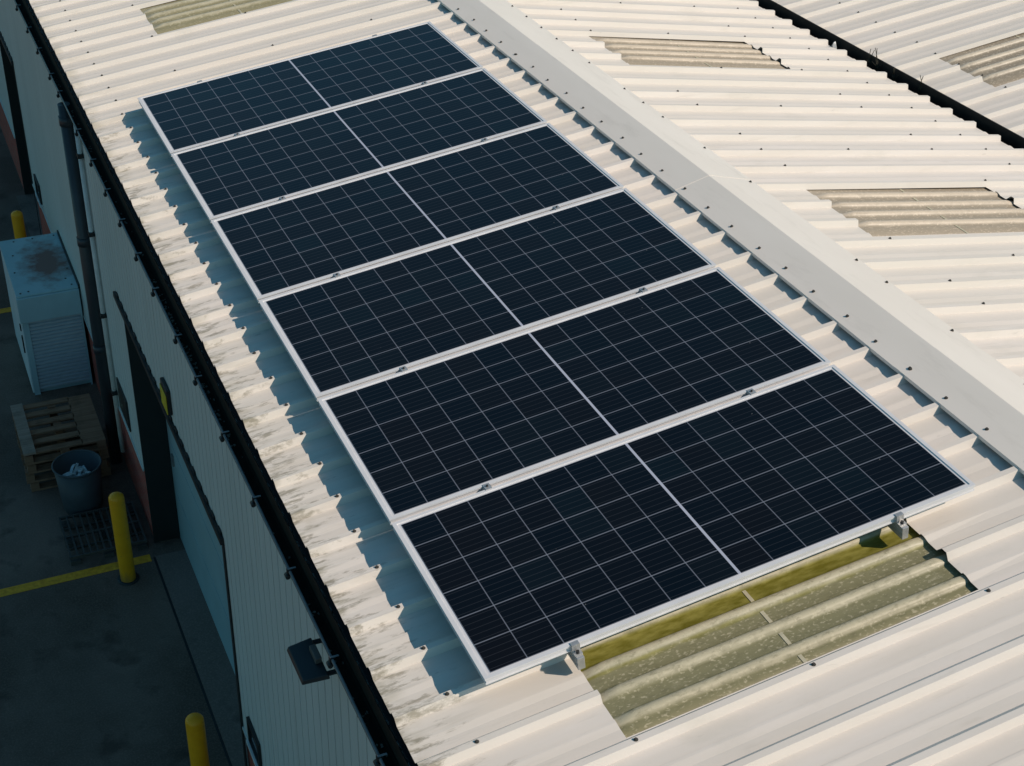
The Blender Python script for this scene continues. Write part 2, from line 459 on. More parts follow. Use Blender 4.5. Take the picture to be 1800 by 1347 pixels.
def rooflight(name, frame, y, w0, w1, crests, ua, ub, hoff_a, hoff_b, mat, label, parent, strip_u=None, rh=.027):
    """translucent corrugated sheet let into the steel; its ends are tucked under the steel sheets"""
    mb = MB()
    us = [ua, ua+.03, ua+.07, ua+.13] + [ua+.13 + (ub-ua-.33)*i/6 for i in range(1, 7)] + [ub-.10, ub-.05, ub]
    def f_of(u): return rh*min(1.0, max(0, u-ua-.015)/.10)*(1.0 - .45*max(0, u-ub+.10)/.10)
    def ho(u): return hoff_a + (hoff_b-hoff_a)*(u-ua)/(ub-ua)
    rings = [[(frame(u, y+w, h+ho(u)), g_) for w, h, g_ in rl_profile(w0, w1, crests, f_of(u))] for u in us]
    g = []
    for r0, r1 in zip(rings[:-1], rings[1:]):
        for i in range(len(r0)-1):
            mb.quad(r0[i][0], r1[i][0], r1[i+1][0], r0[i+1][0], True); g += [r0[i][1], r1[i][1], r1[i+1][1], r0[i+1][1]]
    for q0, q1 in zip(rings[:-1], rings[1:]):                              # near long edge
        a, b = q0[0][0], q1[0][0]; d = Vector((0, 0, .003)); mb.quad(a, b, b-d, a-d); g += [1]*4
    o = part(name, mb, mat, parent, label)
    me = o.data; at = me.attributes.new('grime', 'FLOAT', 'POINT')
    key = {}
    off = Vector((0,0,0)); q = parent
    while q is not None: off = off + q.location; q = q.parent
    for v, gg in zip(mb.v, g): key[tuple(round(c, 4) for c in (Vector(v)-off))] = gg
    for v in me.vertices: at.data[v.index].value = key.get(tuple(round(c, 4) for c in v.co), .5)
    if strip_u is not None:
        hs = ho(strip_u); edges = [w0+.006] + [e for c in crests for e in (c-.040, c+.042)] + [w1-.006]
        for a0, a1 in zip(edges[::2], edges[1::2]):
            s = MB(); a, b, t = -RH+hs+.0012, -RH+hs+.0030, .010
            s.hexa([frame(strip_u-t, y+a0, a), frame(strip_u+t, y+a0, a), frame(strip_u+t, y+a1, a), frame(strip_u-t, y+a1, a),
                    frame(strip_u-t, y+a0, b), frame(strip_u+t, y+a0, b), frame(strip_u+t, y+a1, b), frame(strip_u-t, y+a1, b)])
            part('purlin_stand_in', s, M['strip'], o)  # pale bars on the opaque sheet stand in for the purlin showing through
    return o
HALF = [.190, .362, .534, .706, .878]
WIDE = [.362, .540, .708, .885]

# ------------------------------------------------------------------ ground
def struct(name, mb, mat): return solo(name, mb, mat, (0, 0, 0), None, None, kind='structure')
g = MB(); g.quad((-400, -400, -GZ), (400, -400, -GZ), (400, 400, -GZ), (-400, 400, -GZ)); struct('ground', g, M['asphalt'])
g = MB(); g.box(-.512, -.20, -14, -.02, -GZ-.05, -GZ+.012); struct('pavement', g, M['concrete'])
g = MB(); g.box(-.60, -.20, 7.46, 9.2, -GZ-.05, -GZ+.012); struct('pavement', g, M['concrete'])
g = MB(); g.box(-.535, -.5125, -14, -.02, -GZ-.05, -GZ+.004); struct('pavement_joint', g, M['blackmetal'])
g = MB(); g.box(-6.0, -.56, -.07, .045, -GZ-.02, -GZ+.004); struct('road_marking', g, M['yellow_line'])
g = MB(); g.box(-6.0, -1.14, 5.66, 5.78, -GZ-.02, -GZ+.004); struct('road_marking', g, M['yellow_line'])

# ------------------------------------------------------------------ warehouse
XW = -.48
wh = thing('warehouse', (-.48, -16, -GZ), 'cream metal clad warehouse whose ribbed gable roof carries the solar panels', 'warehouse')
# cladding: shallow vertical ribs, pressed into real geometry
def clad(mb, ya, yb, za, zb, pitch=.150):
    n = max(1, round((yb-ya)/pitch)); d = (yb-ya)/n
    pts = []
    for i in range(n):
        y = ya + i*d
        pts += [(y, 0), (y+d*.80, 0), (y+d*.82, .022), (y+d*.90, .022), (y+d*.93, 0)]
    pts = [q for i, q in enumerate(pts) if not (i and q == pts[i-1])]; pts.append((yb, 0))
    for (a, xa), (b, xb) in zip(pts[:-1], pts[1:]):
        mb.quad((XW+xa, a, za), (XW+xb, b, za), (XW+xb, b, zb), (XW+xa, a, zb))
    mb.box(XW+.025, -.215, ya, yb, za, zb)
    mb.quad((XW, ya, za), (XW+.025, ya, za), (XW+.025, ya, zb), (XW, ya, zb)); mb.quad((XW, yb, za), (XW+.025, yb, za), (XW+.025, yb, zb), (XW, yb, zb))
    mb.quad((XW, ya, za), (XW, yb, za), (XW+.012, yb, za), (XW+.012, ya, za))
w = MB()
ZT, ZB, ZH = -.300, -3.62, -1.80
D1a, D1b, D2a, D2b = -3.52, .20, 7.46, 9.20
for a, b, za in ((Y0+.3, D1a, ZB), (D1b, D2a, ZB), (D2b, Y1-.3, ZB), (D1a, D1b, ZH), (D2a, D2b, ZH-.12)): clad(w, a, b, za, ZT)
part('wall', w, M['wall'], wh)
w = MB()
for a, b in ((Y0+.3, D1a), (D1b, D2a), (D2b, Y1-.3)): w.box(XW+.018, -.222, a+.002, b-.002, -GZ, ZB-.002)
part('brick_plinth', w, M['brick'], wh)
# drip flashing under the cladding
w = MB()
for a, b in ((Y0+.3, D1a), (D1b, D2a), (D2b, Y1-.3)):
    w.box(XW-.012, XW+.016, a, b, ZB-.03, ZB-.003)
part('drip_flashing', w, M['wall'], wh)
def scallop(ya, yb, z, name):
    """dark trim over an opening, with the sheeting's zigzag shadow gap above"""
    w = MB(); w.box(XW-.030, XW-.003, ya, yb, z-.02, z+.035)
    n = round((yb-ya)/.2)
    for i in range(n):
        y = ya+(yb-ya)*(i+.5)/n
        w.box(XW-.014, XW-.002, y-.055, y+.03, z+.036, z+.062)  # black blocks stand in for the cladding profile's jagged shadow
    part(name, w, M['blackmetal'], wh)
scallop(D1a-.05, .46, ZH, 'door_header'); scallop(D2a-.04, D2b+.3, ZH-.12, 'door_header')
w = MB(); w.box(XW-.012, XW-.002, D1a-.055, D1a, -GZ+.02, ZH-.021); part('door_jamb', w, M['blackmetal'], wh)
w = MB(); w.box(XW-.010, XW-.002, D2a-.02, D2a, -GZ+.02, ZH-.141); part('door_jamb', w, M['blackmetal'], wh)
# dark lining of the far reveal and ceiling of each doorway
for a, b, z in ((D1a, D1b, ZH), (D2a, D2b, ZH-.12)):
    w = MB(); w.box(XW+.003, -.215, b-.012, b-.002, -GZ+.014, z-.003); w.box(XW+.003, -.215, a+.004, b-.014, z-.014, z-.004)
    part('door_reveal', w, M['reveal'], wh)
# doors
w = MB(); w.box(-.212, -.16, D1a+.004, D1b-.016, -GZ+.014, ZH-.016)
d = part('door', w, M['door'], wh, 'pale teal door leaf')
w = MB()
for i in range(1, 4): w.box(-.216, -.2125, D1a+.1, D1b-.1, -GZ+.014+i*.62, -GZ+.022+i*.62)
part('door_rail', w, M['door'], d)
w = MB(); w.box(-.232, -.2125, D1b-.22, D1b-.16, -3.52, -3.40); part('handle', w, M['clip'], d)
w = MB(); w.box(-.212, -.16, D2a+.004, D2b-.016, -GZ+.014, ZH-.14); part('door', w, M['reveal'], wh, 'near black door leaf')
# end walls and closing walls, never in the picture but part of the shed
for y in (Y0+.3, Y1-.3):
    w = MB(); w.hexa([(-.21, y-.05, -GZ), (6.95, y-.05, -GZ), (6.95, y+.05, -GZ), (-.21, y+.05, -GZ), (-.21, y-.05, -.30), (6.95, y-.05, -.36), (6.95, y+.05, -.36), (-.21, y+.05, -.30)])
    part('end_wall', w, M['wall'], wh)

# ---- roof slope below the panels
PHA = -7.60
k0A = math.ceil((Y0-PHA)/P); k1A = math.floor((Y1-PHA)/P)
UE, UR = -.484, 3.36
def kof(y): return round((y-PHA)/P)
kF0, kF1 = kof(-7.944), kof(-7.944)+3                 # front rooflight: three rib pitches from its lap
kG0, kG1 = kof(2.376), kof(2.376)+3
def pieces_A(k):
    for k0, k1, a, b, ct in ((kF0, kF1, .435, 2.400, 4), (kG0, kG1, .515, 2.42, 5)):
        if k0 <= k < k1:
            r = [(UE, a), (b, b+.45, .35, 0), (b+.45, UR)]
            if k == k0: r.append((a, b, 0, 0, ct))
            return r
    return ((UE, UR),)
w = MB(); sheet(fa, PHA, pieces_A, HC, w, k0A, k1A)
slopeA = part('roof_slope', w, M['roof_eave'], wh, 'roof slope that carries the solar panels')
rooflight('rooflight', fa, PHA+kF0*P, .080, 3*P+W0+.010, HALF, .415, 2.44, HC-.005, HC-.024, M['rl_olive'], 'olive rooflight sheet with yellow green algae below the front solar panel', wh, strip_u=1.405)
rooflight('rooflight', fa, PHA+kG0*P, .138, 3*P+W0+.010, WIDE, .495, 2.45, HC-.005, HC-.022, M['rl_far'], 'khaki rooflight sheet beyond the farthest solar panel', wh, strip_u=1.40)
# laps along the rooflights' long edges
# ---- roof slope beyond the ridge
PHB = -.055
k0B = math.ceil((Y0-PHB)/P); k1B = math.floor((Y1-PHB)/P)
cb = math.cos(TB)
UVB = (7.03-XR)/cb
def kb(y): return round((y-PHB)/P)
kB1, kB2 = -2, -13
def pieces_B(k):
    for k0 in (kB1, kB2):
        if k0 <= k < k0+3:
            a, b = (4.23-XR)/cb, (6.00-XR)/cb
            r = [(.03, a, 0, 0), (b, b+.45, .35, 0), (b+.45, UVB)]
            if k == k0: r.append((a, b, 0, 0, 5))
            return r
    return ((.03, UVB),)
w = MB(); sheet(fb, PHB, pieces_B, 0, w, k0B, k1B)
slopeB = part('roof_slope', w, M['roof'], wh, 'sunlit roof slope beyond the ridge cap')
rooflight('rooflight', fb, PHB+kB1*P, .138, 3*P+W0+.010, WIDE, (4.21-XR)/cb, (6.05-XR)/cb, -.005, -.015, M['rl_beige'], 'beige rooflight sheet high on the far slope, farther of two', wh, strip_u=(5.13-XR)/cb)
rooflight('rooflight', fb, PHB+kB2*P, .138, 3*P+W0+.010, WIDE, (4.21-XR)/cb, (6.05-XR)/cb, -.005, -.015, M['rl_beige'], 'beige rooflight sheet on the far slope cut by the photo edge', wh, strip_u=(5.13-XR)/cb)
# roof lining under both slopes keeps the inside dark
w = MB()
w.quad((-.46, Y0+.3, -.30), (3.4, Y0+.3, .22), (3.4, Y1-.3, .22), (-.46, Y1-.3, -.30)); w.quad((3.4, Y0+.3, .22), (7.0, Y0+.3, -.32), (7.0, Y1-.3, -.32), (3.4, Y1-.3, .22))
part('roof_lining', w, M['blackmetal'], wh)

# ---- ridge cap in lapped lengths
XL, ZL, XP, ZP, XQ = 3.122, .3135, 3.40, .388, 3.772
ZQ = ZA - (XQ-XR)*math.tan(TB) + .006
seams = [Y1, 11.2, 8.3, 5.4, 2.5, -.42, -3.33, -6.22, -9.1, -12.0, Y0]
caps = []
for i, (yb, ya) in enumerate(zip(seams[:-1], seams[1:])):
    o = .0022*(i % 2)
    w = MB(); yb += .09 if i % 2 else 0; ya -= .09 if i % 2 else 0
    prof = [(XL-.002, ZL-.020+o), (XL, ZL+o), (XP-.012, ZP-.003+o), (XP, ZP+o), (XP+.012, ZP-.0025+o), (XQ, ZQ+o), (XQ+.002, ZQ-.012)]
    for (x0, z0), (x1, z1) in zip(prof[:-1], prof[1:]): w.quad((x0, ya, z0), (x1, ya, z1), (x1, yb, z1), (x0, yb, z0))
    for ye in (ya, yb):
        for (x0, z0), (x1, z1) in zip(prof[1:-2], prof[2:-1]): w.quad((x0, ye, z0), (x1, ye, z1), (x1, ye, z1-.004), (x0, ye, z0-.004))
    caps.append((ya, yb, part('ridge_cap', w, M['cap'], wh)))

# ---- screws: one mesh, linked copies
sm = MB(); sm.tube((0,0,0), (0,0,.0025), .0115, n=10); sm.tube((0,0,.0025), (0,0,.010), .007, n=6, smooth=False)
screw_mesh = sm.mesh('screw', M['screw'])
def screw(pos, nrm, parent):
    o = bpy.data.objects.new('screw', screw_mesh); C.objects.link(o)
    off = Vector((0,0,0)); q = parent
    while q is not None: off = off + q.location; q = q.parent
    o.parent = parent; o.location = Vector(pos) - off
    o.rotation_euler = nrm.to_track_quat('Z', 'Y').to_euler()
rs = random.Random(3)
def crestA(k): return PHA + k*P + .018
for k in range(kof(-9.0), kof(4.3)):
    screw(fa(-.205+rs.uniform(-.012,.012), crestA(k), HC), N, slopeA)
    y = crestA(k)
    for u, st, ph in ((.445, 3, 1), (1.405, 3, 1), (2.41, 3, 1)):
        if (k-kof(-7.944)+1) % 3 == ph % 3 and (y > .75 or y < -7.6) and not (kG0 < k < kG1 or kF0 < k < kF1): screw(fa(u+rs.uniform(-.012,.012), y, HC), N, slopeA)


for k in range(kb(-5.6), kb(2.4)):
    y = PHB + k*P + .018
    if any(k0 < k < k0+3 for k0 in (kB1, kB2)):
        screw(fb((6.57-XR)/cb, y, 0), NB, slopeB); continue
    screw(fb((6.57-XR)/cb + rs.uniform(-.02,.02), y, 0), NB, slopeB)
    if rs.random() < .75: screw(fb((4.26-XR)/cb + rs.uniform(-.02,.02), y, 0), NB, slopeB)
    if k % 3 == 1: screw(fb((5.12-XR)/cb, y, 0), NB, slopeB)
    if k % 3 != 0: screw(fb((6.01-XR)/cb + rs.uniform(-.02,.02), y, 0), NB, slopeB)
nL = Vector((-math.sin(R(15)), 0, math.cos(R(15)))); nR = Vector((math.sin(R(11)), 0, math.cos(R(11))))
for ya, yb, o in caps:
    for k in range(kof(-8.2), kof(1.6)):
        y = crestA(k)
        if ya <= y < yb:
            x = 3.185+rs.uniform(-.012,.012); screw((x, y+rs.uniform(-.015,.015), ZL+(x-XL)*.268+.0022*(1 if abs(o.data.vertices[1].co.z) > 0 else 0)), nL, o)
    for k in range(kb(-6.5), kb(1.4)):
        y = PHB+k*P+.018
        if ya <= y < yb and rs.random() < .8:
            x = 3.735; screw((x, y, ZP-.0025+(x-XP-.012)*(ZQ-ZP+.0025)/(XQ-XP-.012)+.002), nR, o)

# ------------------------------------------------------------------ valley gutter between the two sheds
vg = thing('valley_gutter', (7.1, 0, -.40), 'black valley gutter running between the two sunlit roof slopes', 'gutter')
w = MB()
for pr in ([(7.00, -.30), (7.00, -.36), (7.26, -.36), (7.26, -.262), (7.205, -.262), (7.205, -.272), (7.25, -.272), (7.25, -.350), (7.01, -.350), (7.01, -.30)],):
    for (x0, z0), (x1, z1) in zip(pr, pr[1:]+pr[:1]): w.quad((x0, Y0, z0), (x1, Y0, z1), (x1, Y1, z1), (x0, Y1, z0))
part('trough', w, M['valley'], vg)
w = MB(); w.box(7.166, 7.178, Y0, Y1, -.348, -.193); part('upstand', w, M['valley'], vg)
w = MB(); w.box(7.035, 7.055, Y0, Y1, -.275, -.262); part('edge_strip', w, plain('brown_edge_strip', (.06, .05, .04), .7), vg)
rw = random.Random(12)
wk = 0
for (x, y, h) in ((7.155, -.30, .21), (7.155, -.44, .27), (7.155, -.72, .17), (7.155, -1.10, .22)):
    w = MB(); z = -.348
    for j in range(2):
        a = Vector((x, y, z)); d = Vector((rw.uniform(-.25,.25), rw.uniform(-.25,.25), 1))
        b = a + d*h*.6; c = b + Vector((rw.uniform(-.04,.04), rw.uniform(-.04,.04), h*.45))
        w.path([a, b, c], .0034, 5)
        e = (a+b)/2; w.path([e, e+Vector((rw.uniform(-.06,.06), rw.uniform(-.06,.06), .06))], .0025, 5)
    lab = ('dry weed sprig in the valley gutter, farthest of the four', 'tallest dry weed sprig in the valley gutter', 'shortest dry weed sprig in the valley gutter', 'dry weed sprig in the valley gutter standing apart, nearest the dull rooflight')[wk]; wk += 1
    solo('weed', w, M['twig'], (x, y, z), lab, 'weed', 'weeds growing in the valley gutter')
w = MB(); w.hexa([(7.02,.18,-.262),(7.06,.16,-.262),(7.08,.22,-.262),(7.04,.24,-.262),(7.03,.19,-.20),(7.05,.18,-.21),(7.06,.20,-.19),(7.045,.21,-.20)])
solo('litter_scrap', w, M['white'], (7.04, .2, -.262), 'small pale scrap of litter caught at the valley gutter edge', 'litter')

# ------------------------------------------------------------------ neighbouring bay
nb = thing('neighbouring_warehouse', (7.26, -16, -GZ), 'neighbouring warehouse bay with ribbed cream roof beyond the valley gutter', 'warehouse')
PHC = 1.08
def kc(y): return round((y-PHC)/P)
k0C = math.ceil((Y0-PHC)/P); k1C = math.floor((Y1-PHC)/P)
kC1 = -8
UCE = 7.0
cc = math.cos(TC)
def pieces_C(k):
    if kC1 <= k < kC1+3:
        a, b = (7.71-XC)/cc, (9.55-XC)/cc
        r = [(0, a), (b, b+.45, .35, 0), (b+.45, UCE)]
        if k == kC1: r.append((a, b, 0, 0, 5))
        return r
    return ((0, UCE),)
w = MB(); sheet(fc, PHC, pieces_C, 0, w, k0C, k1C)
slopeC = part('roof_slope', w, M['roof'], nb)
rooflight('rooflight', fc, PHC+kC1*P, .138, 3*P+W0+.010, WIDE, (7.69-XC)/cc, (9.62-XC)/cc, -.005, -.015, M['rl_grey'], None, nb, strip_u=(8.65-XC)/cc)
w = MB(); w.box(7.27, 14.0, Y0+.3, Y1-.3, -GZ, -.37); part('wall', w, M['wall'], nb)
w = MB(); e0 = fc(UCE, 0, -.06)
w.quad((7.3, Y0+.3, -.34), (e0.x, Y0+.3, e0.z-.1), (e0.x, Y1-.3, e0.z-.1), (7.3, Y1-.3, -.34)); part('roof_lining', w, M['blackmetal'], nb)
w = MB(); w.box(e0.x-.12, e0.x, Y0+.3, Y1-.3, -.36, e0.z-.02); part('end_wall', w, M['wall'], nb)
for k in range(kc(-2.4), kc(2.2)): screw(fc((7.71-XC)/cc + rs.uniform(-.02,.02), PHC+k*P+.018, 0), NC, slopeC)

# ------------------------------------------------------------------ eaves gutter
GX0, GX1, GZT = -.4860, -.556, -.368
eg = thing('eaves_gutter', (-.53, 0, -.40), 'dark dirty eaves gutter with a thin grey outer lip along the wall top', 'gutter')
w = MB(); prof = []
for i in range(9):
    a = math.pi*i/8; prof.append(((GX0+GX1)/2 + .035*math.cos(a), GZT-.028 - .040*math.sin(a)))
prof = [(GX0, GZT-.005)] + prof[1:] + [(GX1, GZT)]
inner = [(x + (.004 if x < -.55 else -.004), z+.005) for x, z in prof]
for pr in (prof, inner):
    for (x0, z0), (x1, z1) in zip(pr[:-1], pr[1:]): w.quad((x0, Y0, z0), (x1, Y0, z1), (x1, Y1, z1), (x0, Y1, z0), True)
part('trough', w, M['gutter'], eg)
w = MB(); w.tube((GX1, Y0, GZT), (GX1, Y1, GZT), .0085, n=10); part('lip', w, M['lip'], eg)
w = MB(); w.box(-.4850, -.4815, Y0+.3, Y1-.3, -.44, -.258); part('fascia_board', w, M['gutter'], eg)
for y in (5.5, 4.80, 4.00, 3.30, 2.51, 2.00, .98, .25, -.41, -1.03, -1.67, -2.28, -3.02, -3.61, -4.33, -5.07, -5.79, -6.56, -7.30, -8.05):
    w = MB()
    w.tube((GX1-.015, y-.018, GZT-.032), (GX1-.015, y+.018, GZT-.032), .014, n=10)          # hook under the lip
    w.box(GX1-.016, GX1+.014, y-.010, y+.010, GZT-.03, GZT+.013)
    br = part('bracket', w, M['dark'], eg)
    w = MB(); w.box(GX1-.012, GX1+.036, y-.007, y+.005, GZT+.0135, GZT+.017); part('clip', w, M['clip'], br)
rl_ = random.Random(5)
w = MB()
for i in range(230):
    y = rl_.choice((rl_.uniform(-4.4, -2.0), rl_.uniform(-8, 4.5))); x = rl_.uniform(-.548, -.495); s = rl_.uniform(.006, .017)
    z = GZT-.028-.040*math.sqrt(max(0, 1-((x+.521)/.035)**2)) + .008; a = rl_.uniform(0, 6.3)
    dx, dy = s*math.cos(a), s*math.sin(a)
    w.hexa([(x-dx,y-dy,z),(x+dy*.6,y-dx*.6,z),(x+dx,y+dy,z),(x-dy*.6,y+dx*.6,z),(x-dx,y-dy,z+.004),(x+dy*.6,y-dx*.6,z+.006),(x+dx,y+dy,z+.003),(x-dy*.6,y+dx*.6,z+.007)])
solo('leaf_litter', w, M['fleck'], (-.55, 0, -.32), 'scattered leaf litter lying in the eaves gutter', 'litter', kind='stuff')

# ------------------------------------------------------------------ solar panels
PITCH, PW, FR, FD = 1.34, 1.306, .0345, .041
GL, GW = 2.7246, 1.2404
UF0, UF1 = -.042, GL+.037
rowname = ['farthest from the camera, at the bare roof end', 'second from the far end of the row', 'third from the far end of the row', 'third from the front rooflight', 'second from the front rooflight', 'nearest the camera, over the olive rooflight']
first = None
def make_panel():
    t = thing('solar_panel', (0,0,0), 'x', 'solar panel', 'solar panels in a row on the roof')
    w = MB(); y0, y1 = -PW/2, PW/2; g0, g1 = -GW/2, GW/2
    # mitred frame: outer lip, thin recess line, inner lip
    def ring(a0, a1, b0, b1, z0, z1, c0, c1, d0, d1):
        w.hexa([(a0,b0,z0),(a1,b0,z0),(c1,d0,z0),(c0,d0,z0),(a0,b0,z1),(a1,b0,z1),(c1,d0,z1),(c0,d0,z1)])
        w.hexa([(c0,d1,z0),(c1,d1,z0),(a1,b1,z0),(a0,b1,z0),(c0,d1,z1),(c1,d1,z1),(a1,b1,z1),(a0,b1,z1)])
        w.hexa([(a0,b0,z0),(c0,d0,z0),(c0,d1,z0),(a0,b1,z0),(a0,b0,z1),(c0,d0,z1),(c0,d1,z1),(a0,b1,z1)])
        w.hexa([(c1,d0,z0),(a1,b0,z0),(a1,b1,z0),(c1,d1,z0),(c1,d0,z1),(a1,b0,z1),(a1,b1,z1),(c1,d1,z1)])
    s = .022
    ring(UF0, UF1, y0, y1, -.011, 0, UF0+s, UF1-s, y0+s*.8, y1-s*.8)
    i_ = .006
    ring(UF0+i_, UF1-i_, y0+i_, y1-i_, -FD+.007, -.0105, UF0+s, UF1-s, y0+s*.8, y1-s*.8)
    ring(UF0+.002, UF1-.002, y0+.002, y1-.002, -FD, -FD+.0065, UF0+s, UF1-s, y0+s*.8, y1-s*.8)
    ring(UF0+s, UF1-s, y0+s*.8, y1-s*.8, -.0125, -.0055, 0, GL, g0, g1)
    part('frame', w, M['alu'], t, local=True)
    w = MB(); w.hexa([(0,0,0),(GL,0,0),(GL,GW,0),(0,GW,0),(0,0,.004),(GL,0,.004),(GL,GW,.004),(0,GW,.004)])
    c = part('cell_sheet', w, M['cells'], t, local=True); c.location = (0, -GW/2, -.008)
    w = MB(); w.box(.2, .35, -.05, .05, -.028, -.010); part('junction_box', w, M['dark'], t, local=True)
    return t
for i in range(6):
    if first is None: o = first = make_panel()
    else: o = dup(first)
    o.location = fa(0, -PITCH*i, 0); o.rotation_euler = (0, -TH, 0)
    o['label'] = 'dark solar panel in silver frame, ' + rowname[i]
# clamps on short rails
def make_clamp(end):
    t = thing('panel_clamp', (0,0,0), 'x', 'clamp', None)
    w = MB()
    h0, h1 = HC+.002, -FD-.002
    if end == 0:
        w.box(-.019, .019, -.10, .10, h0, h1)
    else:
        w.box(-.019, .019, -.060, .10, h0, h1)
        for z in (h0+.02, h0+.045): w.box(-.0215, .0215, -.055, .095, z, z+.006)
    part('rail', w, M['alu_clamp'], t, local=True, bevel=.002)
    w = MB()
    if end == 0:
        w.box(-.019, .019, -.026, .026, .001, .004)
        w.box(-.022, .022, -.012, .012, -FD, .001)
    else:
        w.box(-.021, .021, -.006, .014, .001, .005)
        w.box(-.021, .021, -.012, -.006, h1+.002, .005)
        w.box(-.021, .021, -.040, -.012, h1+.001, h1+.007)
    part('bracket', w, M['alu_clamp'], t, local=True)
    w = MB()
    if end == 0: w.tube((0,0,.0042), (0,0,.012), .0065, n=8); 
    else: w.tube((0,-.027,h1+.0072), (0,-.027,h1+.020), .009, n=8)
    part('bolt', w, M['bolt'], t, local=True)
    return t
protos = {}
side = {.53: 'left', 2.21: 'right'}
names = ['first and second', 'second and third', 'third and fourth', 'fourth and fifth', 'fifth and sixth']
for u in (.53, 2.21):
    for i in range(5):
        if 0 not in protos: o = protos[0] = make_clamp(0)
        else: o = dup(protos[0])
        o.location = fa(u, -PITCH*(i+.5), 0); o.rotation_euler = (0, -TH, 0)
        o['label'] = 'silver clamp nearer the %s between the %s panels from the far end' % ('eaves' if u < 1 else 'ridge', names[i])
        o['group'] = 'mid clamps between the solar panels'
for u, y, rz, lab in ((.430, -PITCH*5-PW/2, 0, 'silver end clamp on a block under the front panel, left of the olive rooflight'), (2.285, -PITCH*5-PW/2, 0, 'silver end clamp on a block at the upper corner of the olive rooflight'),
                      (.53, PW/2, math.pi, 'silver end clamp on the far edge of the farthest panel, nearer the eaves'), (2.21, PW/2, math.pi, 'silver end clamp on the far edge of the farthest panel, nearer the ridge')):
    if 1 not in protos: o = protos[1] = make_clamp(1)
    else: o = dup(protos[1])
    o.location = fa(u, y, 0)
    o.rotation_euler = (Matrix.Rotation(-TH, 3, 'Y') @ Matrix.Rotation(rz, 3, 'Z')).to_euler()
    o['label'] = lab; o['group'] = 'end clamps of the panel row'

# ------------------------------------------------------------------ things on the wall
dp = thing('downpipe', (-.55, 1.80, -GZ), 'thick dark rainwater downpipe running from the gutter to the yard', 'downpipe')
w = MB(); w.tube((-.55, 1.80, -GZ+.0), (-.55, 1.80, -.41), .060, n=20); part('pipe', w, M['pipe_dark'], dp)
for z in (-.62, -1.9, -3.15):
    w = MB(); w.tube((-.55, 1.80, z), (-.55, 1.80, z+.09), .069, n=20); part('collar', w, M['pipe_dark'], dp)
cd = thing('conduit', (-.508, 1.45, -3.62), 'thin white conduit beside the dark downpipe', 'pipe')
w = MB(); w.tube((-.508, 1.45, -4.2), (-.508, 1.45, -.47), .024, n=14); part('pipe', w, M['pipe_white'], cd)
for z in (-.80, -1.62, -2.53, -3.45):
    w = MB(); w.box(-.538, -.4815, 1.405, 1.495, z-.02, z+.02); part('pipe_clip', w, M['blackmetal'], cd)

fl = thing('floodlight', (-.50, -6.42, -.50), 'black floodlight jutting from the wall just below the gutter', 'floodlight')
w = MB()
def ff(x, y, z):                                     # tilted head
    a = R(4); return (-.624 + x*math.cos(a) + z*math.sin(a), -6.345 + y, -.525 - x*math.sin(a)*-1 + z*math.cos(a))
w.hexa([ff(-.080,-.145,-.03), ff(.07,-.165,-.03), ff(.07,.165,-.03), ff(-.080,.145,-.03), ff(-.074,-.14,.0), ff(.06,-.155,.0), ff(.06,.155,.0), ff(-.074,.14,.0)])
part('housing', w, M['flood'], fl, bevel=.006)
w = MB(); w.fbox(ff, -.065, .05, -.13, .13, -.034, -.0305); part('lens', w, M['glass_dark'], fl)
w = MB(); w.fbox(ff, .02, .055, -.06, .06, .001, .035); part('driver_box', w, plain('tan_grey_box', (.10, .085, .075), .5), fl, bevel=.004)
w = MB(); w.box(-.60, -.4925, -6.23, -6.20, -.545, -.535); w.box(-.60, -.4925, -6.49, -6.46, -.545, -.535); w.box(-.492, -.4860, -6.53, -6.17, -.62, -.51)
part('bracket', w, M['flood'], fl)

ab = thing('alarm_box', (-.50, -1.85, -1.52), 'small yellow and black alarm box above the door header', 'alarm')
w = MB(); w.box(-.515, -.4825, -1.97, -1.74, -1.68, -1.44); part('case', w, M['blackmetal'], ab, bevel=.008)
w = MB(); w.box(-.523, -.516, -1.965, -1.745, -1.670, -1.49); part('cover', w, plain('faded_yellow_plastic', (.60, .46, .02), .5), ab, bevel=.006)

w = MB(); w.box(-.497, -.4822, .74, 1.25, -3.52, -3.16)
nbd = thing('notice_board', (-.485, 1.0, -3.34), 'dark notice board low on the wall between downpipe and doorway', 'sign')
part('board', w, M['blackmetal'], nbd, bevel=.003)
w = MB(); w.box(-.4995, -.4972, .765, 1.225, -3.495, -3.185); part('notice_face', w, M['board'], nbd)

def vent(y0, y1, z0, z1, label):
    t = thing('wall_window', (-.485, (y0+y1)/2, z0), label, 'window', 'small windows low on the wall')
    w = MB()
    f_ = .03
    w.box(-.505, -.4822, y0, y1, z0, z0+f_); w.box(-.505, -.4822, y0, y1, z1-f_, z1); w.box(-.505, -.4822, y0, y0+f_, z0+f_, z1-f_); w.box(-.505, -.4822, y1-f_, y1, z0+f_, z1-f_)
    part('frame', w, M['blackmetal'], t)
    w = MB(); w.box(-.494, -.4826, y0+f_, y1-f_, z0+f_, z1-f_); part('pane', w, M['glass_dark'], t)
    w = MB(); w.box(-.520, -.4822, y0-.02, y1+.02, z0-.035, z0-.002); part('sill', w, M['white'], t)
vent(-4.16, -3.84, -3.52, -3.27, 'small dark window with pale sill near the nearest bollard')
vent(6.50, 6.90, -3.52, -3.25, 'small dark window beside the far doorway')

